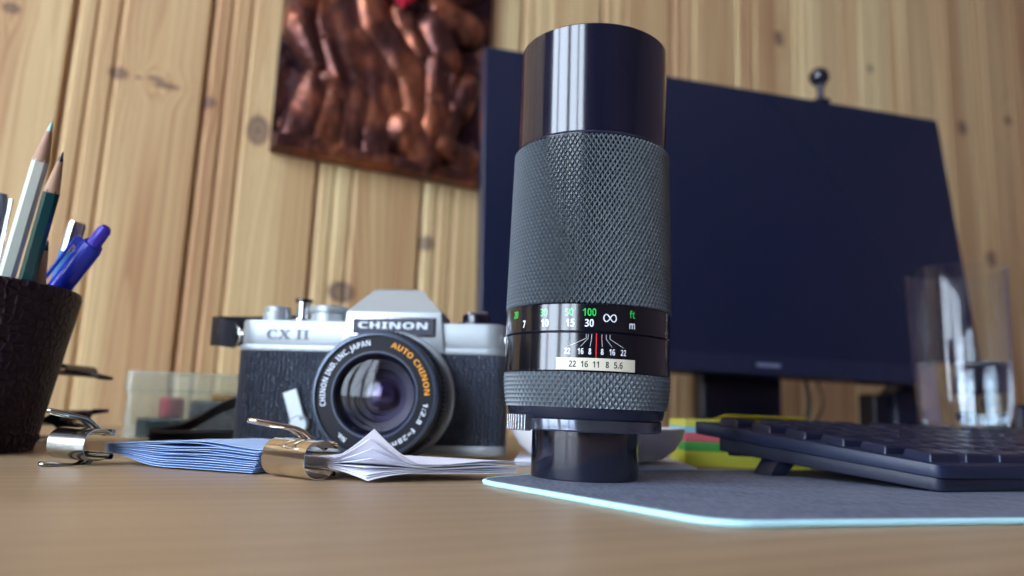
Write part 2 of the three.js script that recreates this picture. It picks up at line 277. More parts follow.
// ---------------------------------------------------------------- zoom lens standing on its mount
{
  const L = thing('zoom_lens', 'tall black zoom lens standing upright on the desk mat', 'camera lens', [0.0335, 0.002, -0.3204], -0.1042);
  mesh('mount_tube', lathe([[0, 0], [0.0219, 0], [0.0224, 0.0004], [0.0225, 0.0012], [0.0225, 0.0195], [0.0216, 0.0195], [0.0216, 0.03], [0, 0.03]]), M.black, L);
  mesh('mount_ring', lathe([[0.0226, 0.0195], [0.0314, 0.0195], [0.032, 0.0201], [0.032, 0.024], [0.0315, 0.0245], [0.0226, 0.0245]]), S({ color: lin(0.16, 0.18, 0.23), metalness: 0.85, roughness: 0.22, roughnessMap: micro }), L);
  mesh('shoulder', lathe([[0.0226, 0.0246], [0.0322, 0.0246], [0.0326, 0.0252], [0.0333, 0.0288], [0.0226, 0.0288]]), M.blackSatin, L);
  mesh('aperture_grip', knurl(0.0288, 0.0424, 0.0342, 0.0357, 88, 4, 0.0011, 0.0004), M.rubber, L);
  const scale = (h, y, r, draw, name) => {
    const tex = canvasTexture(2048, 128, (c, w, hh) => { c.fillStyle = '#101016'; c.fillRect(0, 0, w, hh); draw(c, (deg) => (deg + 180) / 360 * w, hh); });
    const g = merged([new THREE.CylinderGeometry(r, r, h - 0.0008, 160, 1, true, -PI, 2 * PI).translate(0, y + h / 2, 0)]);
    const body = mesh(name, g, Ph({ map: tex, roughness: 0.13, ior: 1.68 }), L);
    mesh('chamfer', lathe([[r - 0.003, y], [r - 0.0004, y], [r, y + 0.0004]]), M.black, body);
    mesh('chamfer', lathe([[r, y + h - 0.0004], [r - 0.0004, y + h], [r - 0.003, y + h]]), M.black, body);
    return body;
  };
  const word = (c, t, x, y, size, col, sx = 1) => { c.save(); c.translate(x, y); c.scale(sx, 1); c.font = `bold ${size}px sans-serif`; c.textAlign = 'center'; c.textBaseline = 'middle'; c.fillStyle = col; c.fillText(t, 0, 0); c.restore(); };
  scale(0.0152, 0.0426, 0.0353, (c, X, h) => {
    c.lineWidth = 1.8; c.strokeStyle = '#e8ecf2';
    for (const [d0, d1] of [[-0.6, -11.5], [0.6, -4], [2.8, 1.9], [9.2, 9.6], [12, 16], [14.4, 23.5]]) { c.beginPath(); c.moveTo(X(d0), 3); c.lineTo(X(d0), 18); c.lineTo(X(d1), 46); c.stroke(); }
    c.fillStyle = '#e2303a'; c.fillRect(X(5.8) - 2, 0, 4, 84);
    c.beginPath(); c.arc(X(9.2), 18, 3, 0, 7); c.fill();
    for (const [t, d] of [['22', -12.4], ['16', -4], ['8', 1.9], ['8', 9.6], ['16', 16], ['22', 23.6]]) word(c, t, X(d), 63, 29, '#eef2f8', 0.72);
  }, 'depth_scale_ring');
  scale(0.0112, 0.058, 0.0353, (c, X, h) => {
    for (const [g, w, d] of [['20', '', -56.5], ['', '7', -46.5], ['30', '10', -29.5], ['50', '15', -12], ['100', '30', 1.1], ['ft', 'm', 29.6]]) {
      word(c, g, X(d), 40, 50, '#2fc653', 0.62); word(c, w, X(d + (g === '50' || g === '30' ? 1 : 0)), 92, 50, '#eef2f8', 0.62);
    }
    c.strokeStyle = '#f2f4f8'; c.lineWidth = 5; c.beginPath(); const x0 = X(14.3); for (let i = 0; i <= 60; i++) { const t = i / 60 * 2 * PI, k = 22 / (1 + Math.sin(t) ** 2); const px = x0 + k * Math.cos(t) * 1.05, py = 64 + k * Math.sin(t) * Math.cos(t) * 2.2; if (i) c.lineTo(px, py); else c.moveTo(px, py); } c.stroke();
  }, 'distance_ring');
  mesh('ring_groove', lathe([[0.0335, 0.0573], [0.0342, 0.0573], [0.0342, 0.0585], [0.0335, 0.0585]]), M.blackSatin, L);
  // cream f-stop window, a thin curved plate on the ring
  const th0 = rad(-19.3), th1 = rad(31.5);
  const aw = sheet((u, v) => { const t = mix(th0, th1, u), r = 0.0356; return V(r * Math.sin(t), mix(0.0431, 0.0478, v), r * Math.cos(t)); }, 40, 2, 0.0004);
  const apTex = canvasTexture(1024, 128, (c, w, h) => { c.fillStyle = '#d8d2bd'; c.fillRect(0, 0, w, h); for (const [t, d] of [['22', -8.8], ['16', -1.4], ['11', 5.9], ['8', 12.8], ['5.6', 19.9]]) word(c, t, (d + 19.3) / 50.8 * w, 66, 92, '#15151c', 0.95); });
  const awm = mesh('aperture_window', aw, S({ map: apTex, roughness: 0.4 }), L); awm.userData.label = 'cream plate with black f-stop numbers';
  mesh('aperture_tab', merged([0, 1, 2, 3, 4, 5, 6, 7].map((i) => rbox(0.0017, 0.0064, 0.0036, 0.0004, 2).translate(0, 0.0222, 0.0334).rotateY(rad(-66 + i * 3.2)))), S({ color: lin(0.42, 0.44, 0.47), metalness: 0.9, roughness: 0.25 }), L);
  mesh('focus_grip', knurl(0.0694, 0.1392, 0.0356, 0.0345, 108, 21, 0.0018, 0, true), M.rubber, L);
  mesh('hood_seam', lathe([[0.0325, 0.1392], [0.0337, 0.1392], [0.0337, 0.14], [0.0328, 0.1412], [0.032, 0.1412]]), M.blackSatin, L);
  mesh('lens_hood', lathe([[0.0318, 0.14], [0.0329, 0.1412], [0.0329, 0.1879], [0.0325, 0.1884], [0.0316, 0.1884], [0.0312, 0.188], [0.0305, 0.15], [0.0285, 0.148], [0.0285, 0.144]], 160), M.black, L);
  mesh('front_element', lathe([[0, 0.149], [0.012, 0.1483], [0.022, 0.1465], [0.0284, 0.1442]]), M.black, L);
  mesh('core', lathe([[0.0216, 0.0246], [0.0332, 0.0288], [0.0337, 0.0424], [0.0337, 0.0694], [0.0337, 0.1398], [0.028, 0.1442]]), M.blackSatin, L);
}

// ---------------------------------------------------------------- the film camera
const font = await new FontLoader().loadAsync('fonts/droid/droid_sans_bold.typeface.json');
const serif = await new FontLoader().loadAsync('fonts/droid/droid_serif_bold.typeface.json');
function letters(t, f, size, depth, sx) { const g = new TextGeometry(t, { font: f, size, depth, curveSegments: 6, bevelEnabled: true, bevelThickness: depth * 0.3, bevelSize: size * 0.012, bevelSegments: 1 }); g.scale(sx, 1, 1); g.computeBoundingBox(); const b = g.boundingBox; return g.translate(-(b.min.x + b.max.x) / 2, -(b.min.y + b.max.y) / 2, 0); }
{
  const C = thing('film_camera', 'silver and black vintage film camera with lens facing the viewer', 'camera', [-0.0785, 0.0019, -0.441], rad(-3));
  C.scale.setScalar(1.07);
  C.rotation.z = 0.015;
  const plan = (w, d, r) => { const s = new THREE.Shape(), x = w / 2, z = d / 2; s.moveTo(-x + r, -z); s.lineTo(x - r, -z); s.quadraticCurveTo(x, -z, x, -z + r); s.lineTo(x, z - r); s.quadraticCurveTo(x, z, x - r, z); s.lineTo(-x + r, z); s.quadraticCurveTo(-x, z, -x, z - r); s.lineTo(-x, -z + r); s.quadraticCurveTo(-x, -z, -x + r, -z); return s; };
  const block = (w, d, r, y0, y1, b = 0.0006) => boxUV(crease(extrude(plan(w, d, r), y1 - y0, b).rotateX(-PI / 2).translate(0, y0, 0), 0.5));
  const F = 0.016;                                       // front face of the body (local z)
  mesh('bottom_plate', block(0.1475, 0.0325, 0.012, 0, 0.005), M.satin, C);
  mesh('leather_body', block(0.147, 0.032, 0.012, 0.0048, 0.0525, 0.0003), M.leather, C);
  const top = mesh('top_plate', block(0.1475, 0.0325, 0.012, 0.0522, 0.0556), M.satin, C);
  mesh('top_cover', block(0.1455, 0.0305, 0.0115, 0.0554, 0.069, 0.001), M.satin, top);
  // prism hump
  const px = 0.0132;
  const hump = mesh('prism_housing', crease(extrude([[-0.0285, 0.0525], [0.0275, 0.0525], [0.0252, 0.0745], [-0.0262, 0.0745]], 0.034, 0.0008).translate(px, 0, -0.0165), 0.5), M.satin, C);
  { // sloping roof above the name plate
    const a = [[-0.0262, 0.0742, F + 0.001], [0.0252, 0.0742, F + 0.001], [0.0252, 0.0742, -0.016], [-0.0262, 0.0742, -0.016]], b = [[-0.0112, 0.0884, 0.006], [0.0105, 0.0884, 0.006], [0.0095, 0.0884, -0.014], [-0.0102, 0.0884, -0.014]];
    const c = [[-0.0138, 0.0872, 0.0085], [0.0131, 0.0872, 0.0085], [0.0121, 0.0872, -0.016], [-0.0128, 0.0872, -0.016]];
    const pos = [], quad = (p, q, r, s) => pos.push(...p, ...q, ...r, ...p, ...r, ...s);
    for (const [lo, hi] of [[a, c], [c, b]]) for (let i = 0; i < 4; i++) quad(lo[i], lo[(i + 1) % 4], hi[(i + 1) % 4], hi[i]);
    quad(b[0], b[1], b[2], b[3]); quad(a[3], a[2], a[1], a[0]);
    const g = new THREE.BufferGeometry(); g.setAttribute('position', new THREE.Float32BufferAttribute(pos, 3)); g.computeVertexNormals(); g.translate(px, 0, 0);
    mesh('prism_roof', boxUV(g), M.satinRoof, hump);
  }
  const plate = mesh('name_plate', rbox(0.0462, 0.0108, 0.0016, 0.0007).translate(px - 0.0005, 0.0662, F + 0.0015), M.chrome, C);
  mesh('plate_field', rbox(0.0438, 0.0086, 0.0012, 0.0004).translate(px - 0.0005, 0.0662, F + 0.0019), S({ color: lin(0.028, 0.035, 0.055), roughness: 0.5, bumpMap: micro, bumpScale: 0.0001 }), plate);
  mesh('lettering', letters('CHINON', font, 0.0035, 0.0005, 1.95).translate(px - 0.0005, 0.0668, F + 0.0024), M.mark, plate);
  const cx = mesh('model_lettering', letters('CX II', serif, 0.0052, 0.0002, 1.35).translate(-0.0448, 0.0612, F - 0.0007), M.engraved, C);
  // knobs on top
  const cyl = (r, y0, y1, c = 0.0004) => lathe([[0, y0], [r, y0], [r, y1 - c], [r - c, y1], [0, y1]], 64);
  mesh('frame_counter', merged([cyl(0.0078, 0.0685, 0.0748), cyl(0.0068, 0.0748, 0.0778)]).translate(-0.057, 0, 0), M.satin, C);
  const rel = mesh('shutter_button', merged([cyl(0.0062, 0.0685, 0.0712), cyl(0.0036, 0.0712, 0.081)]).translate(-0.0425, 0, 0), M.chrome, C);
  mesh('collar', lathe([[0.0036, 0.0808], [0.0048, 0.0808], [0.0048, 0.0825], [0.0034, 0.0825], [0.003, 0.0818], [0, 0.0818]]).translate(-0.0425, 0, 0), M.black, rel);
  const dial = mesh('shutter_dial', cyl(0.0098, 0.0685, 0.0746).translate(-0.0275, 0, 0), M.satin, C);
  mesh('dial_cap', merged([cyl(0.0106, 0.0748, 0.0784, 0.0007), ...Array.from({ length: 40 }, (_, i) => new THREE.BoxGeometry(0.0005, 0.0026, 0.0006).translate(0, 0.0766, 0.0106).rotateY(i / 40 * 2 * PI))]).translate(-0.0275, 0, 0), M.satin, dial);
  const rw = mesh('rewind_knob', merged([cyl(0.0104, 0.0687, 0.0706), cyl(0.0078, 0.0706, 0.0756, 0.0008)]).translate(0.0555, 0, 0), M.black, C);
  mesh('rewind_crank', rbox(0.011, 0.0014, 0.003, 0.0005).translate(0.0565, 0.0764, 0), M.chrome, rw);
  // lugs and strap
  for (const s of [-1, 1]) {
    mesh('lug_base', new THREE.CylinderGeometry(0.0032, 0.0036, 0.003, 24).rotateZ(PI / 2).translate(s * 0.0735, 0.061, 0.006), M.chrome, C);
    mesh('lug_ring', new THREE.TorusGeometry(0.0058, 0.0007, 10, 40).rotateY(s * rad(35)).translate(s * 0.0775, 0.0602, 0.0085), M.chrome, C);
  }
  const strap = part('strap', C);
  const bend = new THREE.CatmullRomCurve3([V(-0.03, 0.069, -0.0205), V(-0.06, 0.0685, -0.0215), V(-0.078, 0.0682, -0.019), V(-0.0905, 0.0677, -0.009), V(-0.0918, 0.067, 0.003), V(-0.0825, 0.066, 0.0098), V(-0.0765, 0.0655, 0.0085)]);
  mesh('strap_loop', sheet((u, v) => bend.getPoint(u).add(V(0, (v - 0.5) * mix(0.019, 0.0145, u) + 0.003 * (1 - u) - 0.0045, 0)), 60, 6, 0.0024), M.strap, strap);
  const pts = [V(-0.045, 0.058, -0.0205), V(-0.05, 0.045, -0.024), V(-0.058, 0.032, -0.032), V(-0.078, 0.0285, -0.034), V(-0.1, 0.021, -0.0345), V(-0.122, 0.0085, -0.0335), V(-0.137, 0.004, -0.025), V(-0.12, 0.0035, -0.03), V(-0.07, 0.0045, -0.037), V(0, 0.0045, -0.042)];
  const cv = new THREE.CatmullRomCurve3(pts);
  mesh('strap_band', sheet((u, v) => { const p = cv.getPoint(u); return p.add(V((v - 0.5) * 0.002, (v - 0.5) * 0.0062, (v - 0.5) * 0.0045)); }, 90, 4, 0.0016), M.strap, strap);
  // self-timer lever
  const st = mesh('self_timer', crease(lathe([[0, 0.0036], [0.0042, 0.0036], [0.0052, 0.0026], [0.0054, 0], [0, 0]], 48).rotateX(PI / 2).translate(-0.0345, 0.0135, F), 0.5), M.satin, C);
  mesh('lever', rbox(0.0082, 0.0165, 0.0022, 0.0008).translate(0, 0.0105, F + 0.0018).rotateZ(rad(19)).translate(-0.0345 - F * 0, 0.0135, 0), M.satin, st);
  mesh('lever_screw', new THREE.CylinderGeometry(0.0008, 0.0008, 0.0006, 16).rotateX(PI / 2).translate(-0.0332, 0.0165, F + 0.0037), M.engraved, st);
  // lens of the film camera
  const X = part('camera_lens', C); X.position.set(px, 0.0294, F);
  const turnZ = (pts, seg = 128, a = 0.5) => lathe(pts.map(([r, z]) => [r, z]), seg, a).rotateX(PI / 2);
  mesh('mount_flange', turnZ([[0.034, -0.002], [0.034, 0.004], [0.033, 0.005], [0.029, 0.005]]), M.satin, X);
  mesh('aperture_ring', turnZ([[0.029, 0.005], [0.0318, 0.005], [0.0318, 0.013], [0.0312, 0.0135], [0.0298, 0.0135]]), M.black, X);
  mesh('focus_ring', merged([turnZ([[0.0298, 0.0138], [0.0315, 0.0138], [0.0315, 0.0265], [0.0302, 0.027]]), ...Array.from({ length: 84 }, (_, i) => rbox(0.0013, 0.0013, 0.011, 0.0003, 1).translate(0, 0.0317, 0.0202).rotateZ(i / 84 * 2 * PI))]), M.blackSatin, X);
  mesh('front_barrel', turnZ([[0.0298, 0.027], [0.0306, 0.0275], [0.0306, 0.0385], [0.0301, 0.0394], [0.029, 0.04], [0.0286, 0.04], [0.0286, 0.0385]]), Ph({ color: lin(0.07, 0.09, 0.13), roughness: 0.28, metalness: 0.4 }), X);
  const ringTex = canvasTexture(1024, 1024, (c, w) => {
    c.fillStyle = '#0e0f18'; c.fillRect(0, 0, w, w);
    const R = 512 * 0.0251 / 0.0288;
    const arc = (t, a0, a1, col, size, base = 0) => { // degrees clockwise from the top
      c.font = `bold ${size}px sans-serif`; c.fillStyle = col; c.textAlign = 'center'; c.textBaseline = 'middle';
      const wd = [...t].map((k) => c.measureText(k).width), sum = wd.reduce((a, b) => a + b, 0); let acc = 0;
      [...t].forEach((k, i) => { const a = (a0 + (a1 - a0) * (acc + wd[i] / 2) / sum) * PI / 180; acc += wd[i]; c.save(); c.translate(512 + R * Math.sin(a), 512 - R * Math.cos(a)); c.rotate(a); c.scale(Math.min(1.5, Math.abs(a1 - a0) * PI / 180 * R / sum), 1); c.fillText(k, 0, 0); c.restore(); });
    };
    arc('CHINON IND. INC. JAPAN', -104, -7, '#dfe5ee', 66);
    arc('AUTO CHINON', 16, 90, '#f0a024', 66);
    arc('1:2.8  f=28mm', 97, 172, '#dfe5ee', 56);
    arc('No.102845'.slice(0, 3), -150, -138, '#dfe5ee', 56);
  });
  mesh('name_ring', new THREE.RingGeometry(0.0208, 0.0288, 128, 1).translate(0, 0, 0.0386), Ph({ map: ringTex, roughness: 0.45, specularIntensity: 0.5 }), X).geometry = setUV(new THREE.RingGeometry(0.0208, 0.0288, 128, 1).translate(0, 0, 0.0386), (x, y) => [x / 0.0576 + 0.5, y / 0.0576 + 0.5]);
  mesh('inner_bevel', turnZ([[0.0209, 0.0386], [0.0209, 0.0391], [0.0202, 0.0391], [0.0196, 0.0372]]), Ph({ color: lin(0.05, 0.065, 0.11), roughness: 0.3 }), X);
  const gl = (c, ior) => Ph({ color: lin(...c), transmission: 1, thickness: 0, roughness: 0.02, ior });
  const dome = (r, z, h) => turnZ(Array.from({ length: 14 }, (_, i) => [r * Math.sin(i / 13 * PI / 2), z - h * (1 - Math.cos(i / 13 * PI / 2))].map((k, j) => k)), 96, 3);
  mesh('front_glass', dome(0.0198, 0.0385, 0.004), gl([0.88, 0.86, 0.95], 1.38), X);
  mesh('glass_element', dome(0.0125, 0.03, 0.008), gl([0.8, 0.76, 0.92], 1.55), X);
  mesh('glass_element', dome(0.0072, 0.025, 0.0035), Ph({ color: lin(0.03, 0.02, 0.05), roughness: 0.08, ior: 2.1 }), X);
  mesh('inner_barrel', turnZ([[0.0198, 0.0372], [0.0175, 0.03], [0.0155, 0.0295], [0.0155, 0.027], [0.0132, 0.0265], [0.0128, 0.022], [0.0098, 0.0215], [0.0095, 0.0185], [0.0, 0.018]], 96, 0.3), Ph({ color: lin(0.005, 0.006, 0.018), roughness: 0.45 }), X);
}

// ---------------------------------------------------------------- paper bundles
{
  const J = V(0.85, 0, -0.53), A = V(0.86, 0, 0.5), C0 = V(-0.05, 0, -0.283);
  const b = thing('paper_bundle', 'white paper slips with curled corner under the gold binder clip', 'paper bundle');
  const N = 8;
  for (let i = 0; i < N; i++) {
    const t = i / (N - 1), k = hash(i, 2, 55), k2 = hash(i, 7, 56);
    const g = sheet((q, p) => {
      const corner = Math.pow(clamp(1 - p / 0.42), 1.35) * Math.pow(clamp(1 - q / 0.3), 1.5);
      const clipH = 0.0042 + 0.0032 * t, farH = 0.003 + 0.0042 * t + 0.0008 * Math.sin(q * 7 + k * 5) * t;
      const base = mix(clipH, farH, sstep(0, 0.5, q));
      const tip = -0.0034 * (1 - t) + (t > 0.3 ? 0.0125 * Math.pow((t - 0.3) / 0.7, 1.1) : 0);
      const y = Math.max(0.0005 + 0.0001 * i, base + corner * tip);
      return C0.clone().addScaledVector(J, q * mix(0.066, 0.042, p) + 0.0015 * (k - 0.5)).addScaledVector(A, -p * 0.05 + 0.003 * (k2 - 0.5) * (1 - p)).setY(q > 0.3 || p > 0.5 ? Math.max(y, 0.0027 + 0.0002 * i) : y);
    }, 48, 24, 0.00026);
    mesh('sheet', g, M.paperWhite, b);
  }
}
{
  const A = V(-0.168, 0, -0.3185), B = V(-0.0965, 0, -0.3005), D = V(0.28, 0, -0.96);
  const b = thing('paper_bundle', 'light blue paper slips fanned out between the silver and the gold toned binder clip', 'paper bundle');
  const N = 12;
  for (let i = 0; i < N; i++) {
    const t = i / (N - 1), k = hash(i, 12, 55), k2 = hash(i, 17, 56);
    const g = sheet((u, v) => {
      const clipH = 0.0048 + 0.0035 * t, mid = 0.0009 + 0.0098 * t, end = 0.0008 + 0.0092 * t;
      const y = mix(clipH, mix(mid, end, sstep(0.5, 1, u)), sstep(0, 0.42, u)) + 0.0007 * Math.sin(u * 9 + k * 2 + t) * sstep(0.1, 0.5, u) * t;
      return A.clone().lerp(B, u).addScaledVector(D, v * 0.042 + 0.005 * (t - 1) * sstep(0, 0.5, u) + 0.0022 * (k - 0.5)).setY(Math.max(y, 0.0003 + 0.0002 * i));
    }, 36, 6, 0.00014);
    mesh('sheet', g, M.paperBlue, b);
  }
}

// ---------------------------------------------------------------- binder clips
function binderClip(label, mat, W, D, H, gap, group, armTop, armBottom, swing = 0, reach = 0.009, open = false, q = 0.0012) {
  const c = thing('binder_clip', label, 'binder clip', [0, 0, 0], 0, group);
  // profile: x from the spine (0) to the jaw (D), y up; a bent strip of sheet metal
  const half = [];
  for (let i = 0; i <= 22; i++) { const a = i / 22 * 0.8 * PI, e = Math.sign(Math.sin(a)) * Math.pow(Math.sin(a), 0.75); half.push([D * 0.5 * (1 - Math.cos(a)), Math.max(H / 2 * e, 0)]); }
  const [ex, ey] = half[half.length - 1];
  for (let i = 1; i <= 10; i++) { const a = -PI * 0.75 + i / 10 * 1.6 * PI; half.push([ex + q * 0.75 + q * Math.cos(a), ey + q * 0.5 + q * Math.sin(a)]); }
  const full = [...half.slice().reverse(), ...half.slice(1).map(([x, y]) => [x, -y])];
  const t = 0.00036, nrm = full.map((p, i) => { const a = full[Math.max(0, i - 1)], b = full[Math.min(full.length - 1, i + 1)], l = Math.hypot(b[0] - a[0], b[1] - a[1]) || 1; return [-(b[1] - a[1]) / l, (b[0] - a[0]) / l]; });
  const g = sheet((u, v) => { const f = u * (full.length - 1), i = Math.min(full.length - 2, Math.floor(f)), k = f - i; return V(mix(full[i][0], full[i + 1][0], k), mix(full[i][1], full[i + 1][1], k), (v - 0.5) * W); }, full.length - 1, 2, t);
  mesh('clip_body', g, mat, c);
  const arm = (s, lift) => { // wire handle folded back over the body
    const y0 = s * (gap / 2 + 0.0018), L = D + reach, w = W * 0.17, up = (x) => y0 + s * (H / 2 - gap / 2 + 0.0012 + lift * ((D - x) / L) ** 1.3) * sstep(D + 0.001, D * 0.45, x);
    const P = [[D, w * 1.5], [D, w * 0.9], [D * 0.55, w * 0.55], [0, w * 0.75], [D - L + 0.003, w * 0.8], [D - L, w * 0.35], [D - L, -w * 0.35], [D - L + 0.003, -w * 0.8], [0, -w * 0.75], [D * 0.55, -w * 0.55], [D, -w * 0.9], [D, -w * 1.5]];
    mesh('handle', tube(P.map(([x, z]) => V(x, up(x), z - swing * (D - x))), 0.00095, false, 90, 8), mat, c);
  };
  const openArm = (s) => { // wire handle swung out in front of the jaw
    const y0 = s * (ey + 0.0012), w = W * 0.2, P = [[D - 0.001, w * 1.6], [D - 0.001, w], [D + reach * 0.5, w * 0.6], [D + reach - 0.003, w * 0.8], [D + reach, w * 0.35], [D + reach, -w * 0.35], [D + reach - 0.003, -w * 0.8], [D + reach * 0.5, -w * 0.6], [D - 0.001, -w], [D - 0.001, -w * 1.6]];
    mesh('handle', tube(P.map(([x, z]) => V(x, y0 - s * armTop * sstep(D, D + reach, x), z)), 0.0012, false, 90, 8), mat, c);
  };
  if (open) { openArm(1); openArm(-1); return c; }
  arm(1, armTop); if (armBottom !== null) arm(-1, armBottom);
  return c;
}
{
  const g = 'metal binder clips holding paper slips';
  const a = binderClip('gold toned binder clip in front of the film camera', M.steel, 0.0245, 0.0155, 0.0142, 0.0042, g, 0.0035, null, 0.5, 0.007);
  a.position.set(-0.0838, 0.0074, -0.286); a.rotation.y = rad(55);
  const b = binderClip('silver binder clip beside the pen cup', S({ color: lin(0.42, 0.43, 0.4), metalness: 1, roughness: 0.16 }), 0.019, 0.0145, 0.0125, 0.0046, g, 0.004, -0.002, 0, 0.009);
  b.position.set(-0.1758, 0.0082, -0.303); b.rotation.set(0, rad(72), 0);
}
// black clips beyond the pen cup
{
  const g = 'black binder clips behind the pen cup';
  const a = binderClip('large black binder clip behind the pen cup with both handles swung out', M.blackSatin, 0.036, 0.032, 0.034, 0.016, g, 0.003, null, 0, 0.018, true, 0.0032);
  a.position.set(-0.2865, 0.0282, -0.44); a.rotation.set(0, rad(4), 0);
  const b = binderClip('small black binder clip on the desk under the large black one', M.blackSatin, 0.03, 0.02, 0.0112, 0.005, g, 0, null, 0, -0.006);
  b.position.set(-0.252, 0.0058, -0.44); b.rotation.set(0, rad(180), 0);
}

// ---------------------------------------------------------------- pen cup and what stands in it
{
  const c = thing('pen_cup', 'dark brown leather pen cup at the left edge', 'pen cup', [-0.2675, 0, -0.35]);
  mesh('cup_wall', cylUV(lathe([[0, 0.003], [0.04, 0.003], [0.051, 0.074], [0.0517, 0.0762], [0.053, 0.0778], [0.0543, 0.0768], [0.0548, 0.0745], [0.0435, 0.004], [0.0425, 0.0006], [0, 0.0006]], 96, 0.9), 0.05), M.cup, c);
  mesh('stitching', merged(Array.from({ length: 60 }, (_, i) => new THREE.CapsuleGeometry(0.0005, 0.0022, 3, 6).rotateZ(0.2).translate(0, 0.0062, 0.0441).rotateY(i / 60 * 2 * PI))), S({ color: lin(0.05, 0.03, 0.03), roughness: 0.6 }), c);
}

function rod(parent, name, a, b, prof, mat, seg = 24) { // lathe profile [radius, distance from b] laid along b -> a
  const d = a.clone().sub(b), g = lathe(prof, seg, 0.5), m = mesh(name, g, mat, parent);
  m.quaternion.setFromUnitVectors(V(0, 1, 0), d.normalize());
  return m;
}
function stick(name, label, category, tip, foot, group) { // a thing whose origin is its foot and whose +y runs to its tip
  const t = thing(name, label, category, foot, 0, group);
  t.quaternion.setFromUnitVectors(V(0, 1, 0), V(...tip).sub(V(...foot)).normalize());
  return [t, V(...tip).distanceTo(V(...foot))];
}
const woodTip = S({ color: lin(0.42, 0.25, 0.16), roughness: 0.7, bumpMap: micro, bumpScale: 0.0001 });
function pencil(label, tip, foot, body, lead, r, group) {
  const [t, L] = stick('pencil', label, 'pencil', tip, foot, group), c = 0.019;
  const hex = (rr, y0, y1) => crease(new THREE.CylinderGeometry(rr, rr, y1 - y0, 6).translate(0, (y0 + y1) / 2, 0), 0.3);
  mesh('pencil_shaft', hex(r, 0, L - c), body, t);
  mesh('sharpened_tip', lathe([[0, L - c - 0.001], [r * 0.985, L - c - 0.001], [0.0013, L - 0.0048], [0, L - 0.0048]], 32), woodTip, t);
  mesh('pencil_lead', lathe([[0, L - 0.0049], [0.0013, L - 0.0049], [0.0003, L], [0, L]], 16), lead, t);
  return t;
}
{
  const g = 'pencils and pens in the leather cup';
  pencil('white pencil with a pale green tip, tallest in the cup', [-0.2231, 0.1559, -0.338], [-0.2536, 0.0055, -0.352], gloss([0.62, 0.68, 0.6], 0.4), gloss([0.35, 0.62, 0.55], 0.5), 0.0036, g);
  pencil('dark green pencil with a sharpened graphite tip', [-0.2133, 0.1398, -0.334], [-0.2404, 0.0055, -0.348], gloss([0.006, 0.05, 0.055], 0.3), gloss([0.02, 0.02, 0.03], 0.4), 0.0035, g);
  pencil('short brown pencil barely rising over the cup rim', [-0.2213, 0.0993, -0.345], [-0.236, 0.0055, -0.351], gloss([0.3, 0.16, 0.15], 0.5), gloss([0.02, 0.02, 0.03], 0.4), 0.0036, g);
  {
    const [t, L] = stick('pen', 'light blue pen with a silver end cap', 'pen', [-0.2265, 0.116, -0.375], [-0.2535, 0.0055, -0.39], g);
    mesh('barrel', lathe([[0, 0], [0.0012, 0], [0.0042, 0.012], [0.0044, L - 0.016], [0, L - 0.016]], 40), gloss([0.07, 0.3, 0.62], 0.25), t);
    mesh('end_cap', lathe([[0, L - 0.016], [0.0047, L - 0.016], [0.0047, L - 0.002], [0.004, L], [0, L]], 40), M.chrome, t);
    mesh('pocket_clip', rbox(0.0022, 0.03, 0.001, 0.0004).translate(0, L - 0.018, -0.0062), M.chrome, t);
  }
  {
    const [t, L] = stick('pen', 'deep blue push-button ballpoint pen leaning right', 'pen', [-0.2, 0.1092, -0.355], [-0.2745, 0.0205, -0.3835], g);
    const blue = Ph({ color: lin(0.02, 0.05, 0.62), roughness: 0.18, transmission: 0.25, thickness: 0 });
    mesh('barrel', lathe([[0, 0], [0.001, 0], [0.0036, 0.011], [0.0052, 0.03], [0.0053, L - 0.014], [0.0046, L - 0.011], [0, L - 0.011]], 40), blue, t);
    mesh('push_button', lathe([[0, L - 0.012], [0.0034, L - 0.012], [0.0032, L - 0.002], [0.0022, L], [0, L]], 32), gloss([0.05, 0.03, 0.5], 0.25), t);
    const pc = mesh('pocket_clip', rbox(0.0036, 0.034, 0.0016, 0.0007).translate(0, L - 0.029, 0.0078), gloss([0.03, 0.08, 0.66], 0.2), t);
    mesh('clip_root', rbox(0.0036, 0.004, 0.004, 0.0007).translate(0, L - 0.014, 0.006), gloss([0.03, 0.08, 0.66], 0.2), pc);
    t.rotateY(rad(-70));
  }
  {
    const [t, L] = stick('pen', 'grey pen cut off by the left edge of the photo', 'pen', [-0.2525, 0.1235, -0.352], [-0.265, 0.0055, -0.36], g);
    mesh('barrel', lathe([[0, 0], [0.001, 0], [0.004, 0.012], [0.0046, 0.02], [0.0046, L - 0.006], [0.003, L], [0, L]], 40), gloss([0.2, 0.22, 0.28], 0.4), t);
    mesh('pocket_clip', rbox(0.0022, 0.036, 0.001, 0.0004).translate(0.006, L - 0.02, 0), M.chrome, t);
  }
}

